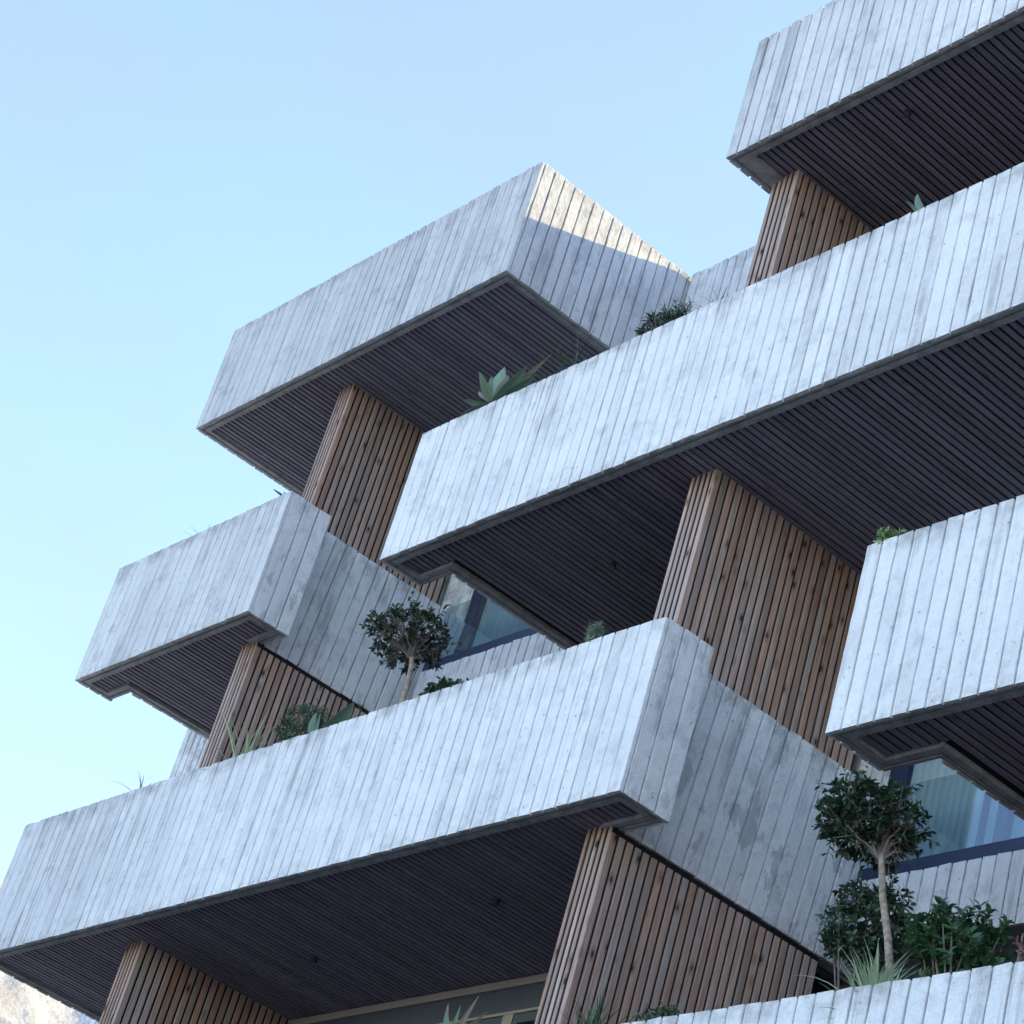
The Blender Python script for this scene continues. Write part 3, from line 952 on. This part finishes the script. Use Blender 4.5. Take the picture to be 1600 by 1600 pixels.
def shrub(name, label, base, centre, rad, n_spray, per, leaf_len, leaf_w, mat, seed, upright=0.4, cat='shrub', stems=10):
    r = random.Random(seed)
    t = thing(name, label, cat, base)
    C = Vector(centre); B = Vector(base)
    bV, bF, lV, lF = [], [], [], []
    for i in range(stems):
        d = rand_dir(r); d.z = abs(d.z)
        e = C + Vector((d.x * rad[0], d.y * rad[1], d.z * rad[2])) * 0.8
        tube(bV, bF, [B + Vector((r.gauss(0, 0.03), r.gauss(0, 0.02), 0)), B.lerp(e, 0.5) + rand_dir(r) * 0.03, e], [0.008, 0.006, 0.003], 5)
    for i in range(n_spray):
        d = rand_dir(r)
        lump = 1 + 0.25 * noise.noise(d * 2.7 + Vector((seed, 3, 0)))
        p = C + Vector((d.x * rad[0], d.y * rad[1], d.z * rad[2])) * (r.uniform(0.35, 1.0) ** 0.5) * lump
        axis = (d * 0.7 + Vector((0, 0, upright)) + rand_dir(r) * 0.5).normalized()
        tube(bV, bF, [p - axis * 0.08, p], [0.0025, 0.0015], 3)
        for j in range(per):
            a = j * 2.4 + r.uniform(0, 0.5)
            s = axis.cross(Vector((0.3, 0.5, 0.81))).normalized()
            s2 = axis.cross(s)
            out = s * math.cos(a) + s2 * math.sin(a)
            q = p - axis * (0.07 * (1 - j / per))
            small_leaf(lV, lF, q, out * 0.9 + axis * r.uniform(0.3, 1.0), axis, leaf_len * r.uniform(0.7, 1.15), leaf_w * r.uniform(0.8, 1.15))
    obj('stems', bV, bF, M_TWIG, t, origin=base)
    obj('foliage', lV, lF, mat, t, origin=base, smooth=True)
    return t

# lowest balcony (bottom right)
topiary('large round clipped tree with bare pale trunk above the bottom right parapet', (-8.30, 8.0, ZT(0) - 0.12), [(-8.36, 8.0, 6.35), (-8.44, 8.0, 6.60), (-8.54, 8.0, 6.85), (-8.605, 8.0, 7.08)], 0.021, (-8.735, 8.0, 7.30), (0.275, 0.28, 0.205), 3600, 0.046, 3, holes=-0.02)
shrub('dark_shrub', 'dark glossy shrub behind the pale trunk of the large clipped tree', (-8.95, 8.33, ZT(0) - 0.12), (-8.95, 8.33, 6.90), (0.31, 0.22, 0.24), 300, 9, 0.042, 0.022, M_LEAF_DK, 11, 0.2, stems=3)
shrub('green_shrub', 'bright green leafy shrub right of the large clipped tree', (-7.93, 7.97, ZT(0) - 0.12), (-7.96, 7.97, 6.49), (0.28, 0.22, 0.21), 120, 9, 0.058, 0.030, M_LEAF_GR, 12, 0.7)
grass('variegated_grass', 'pale striped grass clump at the foot of the large clipped tree', 'grass plant', (-8.20, 7.76, ZT(0) - 0.10), 140, 0.44, 0.015, 0.62, 1.2, M_GRASS, 5)
grass('grass_tuft', 'small green grass tuft in front of the lowest timber fin', 'grass plant', (-10.18, 7.72, ZT(0) - 0.03), 90, 0.34, 0.010, 0.7, 0.9, M_LEAF_GR, 6)
shrub('low_creeper', 'tiny creeping plant on the bottom parapet just right of the lowest timber fin', (-9.58, 7.70, ZT(0) - 0.11), (-9.56, 7.65, ZT(0) + 0.07), (0.17, 0.06, 0.05), 50, 7, 0.032, 0.013, M_LEAF_GR, 13, 0.3, stems=4)
agave('pale_agave', 'pale blotchy agave rosette against the dark loggia at the bottom edge', (-11.50, 7.76, ZT(0) + 0.14), [(200, 80, 0.28, 0.06, 0.2, True), (170, 55, 0.24, 0.045, 0.3, True), (20, 72, 0.25, 0.05, 0.3, True), (-10, 82, 0.26, 0.03, 0.1, False), (300, 65, 0.22, 0.05, 0.3, False), (355, 56, 0.36, 0.03, 0.1, True), (90, 70, 0.22, 0.045, 0.3, True), (190, 35, 0.26, 0.03, 0.2, True), (5, 40, 0.34, 0.03, 0.2, True)], 1)
shrub('reddish_plant', 'small reddish plant at the right edge above the bottom parapet', (-7.36, 7.80, ZT(0) - 0.11), (-7.36, 7.80, 6.30), (0.05, 0.05, 0.12), 6, 5, 0.04, 0.020, M_RED, 14, 0.9, stems=6)

# longest balcony
topiary('smaller clipped tree with sparse twiggy crown on the longest balcony', (-14.12, 8.35, ZT(1) - 0.12), [(-14.13, 8.35, 9.35), (-14.135, 8.35, 9.55), (-14.16, 8.35, 9.70), (-14.20, 8.35, 9.82)], 0.021, (-14.33, 8.35, 10.02), (0.32, 0.32, 0.225), 2300, 0.046, 8, holes=0.06, n_br=40)
grass('grass_tuft', 'greyish grass tuft at the foot of the smaller clipped tree', 'grass plant', (-14.20, 8.25, ZT(1) - 0.10), 34, 0.34, 0.009, 0.6, 0.8, M_GRASS, 15)
shrub('low_creeper', 'low dark creeping plant on the parapet right of the smaller clipped tree', (-13.32, 8.20, ZT(1) - 0.11), (-13.32, 8.14, ZT(1) + 0.11), (0.30, 0.08, 0.075), 80, 7, 0.042, 0.026, M_LEAF_DK, 16, 0.3, stems=5)
shrub('cone_plant', 'small upright grey-green cone-shaped plant on the parapet corner', (-11.76, 8.16, ZT(1) - 0.08), (-11.78, 8.16, ZT(1) + 0.17), (0.06, 0.06, 0.13), 70, 8, 0.042, 0.010, M_AGAVE, 17, 0.9, stems=3)
shrub('feathery_shrub', 'feathery green shrub in front of the dark timber fin at the left', (-15.25, 8.26, ZT(1) - 0.11), (-15.20, 8.24, ZT(1) + 0.30), (0.30, 0.15, 0.20), 190, 9, 0.042, 0.011, M_LEAF_GR, 18, 0.7)
agave('agave', 'two broad pointed agave leaves beside the feathery shrub', (-14.86, 8.19, ZT(1) + 0.05), [(12, 48, 0.42, 0.17, -0.15, False), (185, 70, 0.30, 0.11, 0.1, False), (172, 72, 0.30, 0.022, 0.0, False)], 2)
grass('grass_tuft', 'spidery thin grass tuft at the base of the left timber fin', 'grass plant', (-15.80, 8.17, ZT(1) - 0.02), 26, 0.52, 0.018, 0.85, 0.9, M_GRASS, 29)
grass('dry_wisps', 'a few thin dry stems rising from the left part of the longest parapet', 'dry plant', (-17.16, 8.12, ZT(1) - 0.01), 10, 0.30, 0.013, 0.6, 1.2, M_DRY, 31)

# short left balcony
agave('agave', 'small dark agave peeking over the corner of the short left balcony', (-17.20, 8.50, ZT(2) + 0.10), [(180, 25, 0.22, 0.05, 0.2, False), (200, 45, 0.18, 0.05, 0.3, False), (160, 12, 0.24, 0.045, 0.1, False), (30, 60, 0.12, 0.04, 0.2, True), (240, 20, 0.2, 0.04, 0.2, False)], 3)
grass('dry_wisps', 'barely visible thin wisps along the top of the short left balcony', 'dry plant', (-18.42, 8.43, ZT(2) - 0.01), 9, 0.26, 0.007, 0.8, 1.0, M_DRY, 33)

# long middle balcony
agave('agave', 'agave rosette with broad grey-green leaves left on the long middle parapet', (-14.40, 8.45, ZT(2) + 0.13), [(182, 2, 0.42, 0.12, 0.2, False), (186, 22, 0.42, 0.13, 0.15, False), (176, 38, 0.38, 0.10, 0.0, True), (192, 54, 0.32, 0.11, 0.1, False), (150, 84, 0.38, 0.14, 0.0, False), (205, 72, 0.28, 0.10, 0.0, False), (0, 70, 0.26, 0.08, 0.1, True), (10, 46, 0.36, 0.09, 0.0, False), (-8, 22, 0.46, 0.10, 0.0, False), (-4, 4, 0.56, 0.09, -0.1, False), (6, 30, 0.62, 0.05, -0.1, True), (60, 62, 0.32, 0.10, 0.0, False), (255, 50, 0.28, 0.10, 0.1, False), (285, 30, 0.26, 0.09, 0.1, False)], 4)
grass('grass_tuft', 'drooping wiry grass tuft right of the broad agave rosette', 'grass plant', (-13.42, 8.47, ZT(2) - 0.02), 60, 0.52, 0.008, 0.9, 1.3, M_LEAF_DK, 35)
shrub('bushy_plant', 'bushy dark green plant in the middle of the long parapet', (-12.45, 8.53, ZT(2) - 0.11), (-12.47, 8.50, ZT(2) + 0.19), (0.30, 0.15, 0.13), 110, 9, 0.062, 0.013, M_LEAF_DK, 19, 0.3)
grass('grass_tuft', 'thin dark grass tuft beside the foot of the topmost timber fin', 'grass plant', (-11.84, 8.47, ZT(2) - 0.02), 26, 0.34, 0.007, 0.9, 1.2, M_LEAF_DK, 36)
agave('agave', 'pair of pale green agave tips under the topmost balcony', (-9.88, 8.48, ZT(2) + 0.02), [(176, 58, 0.40, 0.12, 0.0, False), (170, 30, 0.26, 0.11, 0.1, False), (200, 48, 0.30, 0.09, 0.2, False)], 5)

# bright right balcony
shrub('succulent', 'bright yellow-green succulent spilling over the bright right balcony corner', (-9.08, 8.06, ZT(1) - 0.06), (-9.09, 8.02, ZT(1) + 0.045), (0.095, 0.08, 0.055), 46, 8, 0.036, 0.014, M_SUCC, 21, 0.4, stems=4)
grass('dry_wisps', 'tiny pale sprig on the bright right balcony parapet', 'dry plant', (-8.73, 8.17, ZT(1) - 0.06), 7, 0.18, 0.006, 0.35, 0.5, M_GRASS, 37)
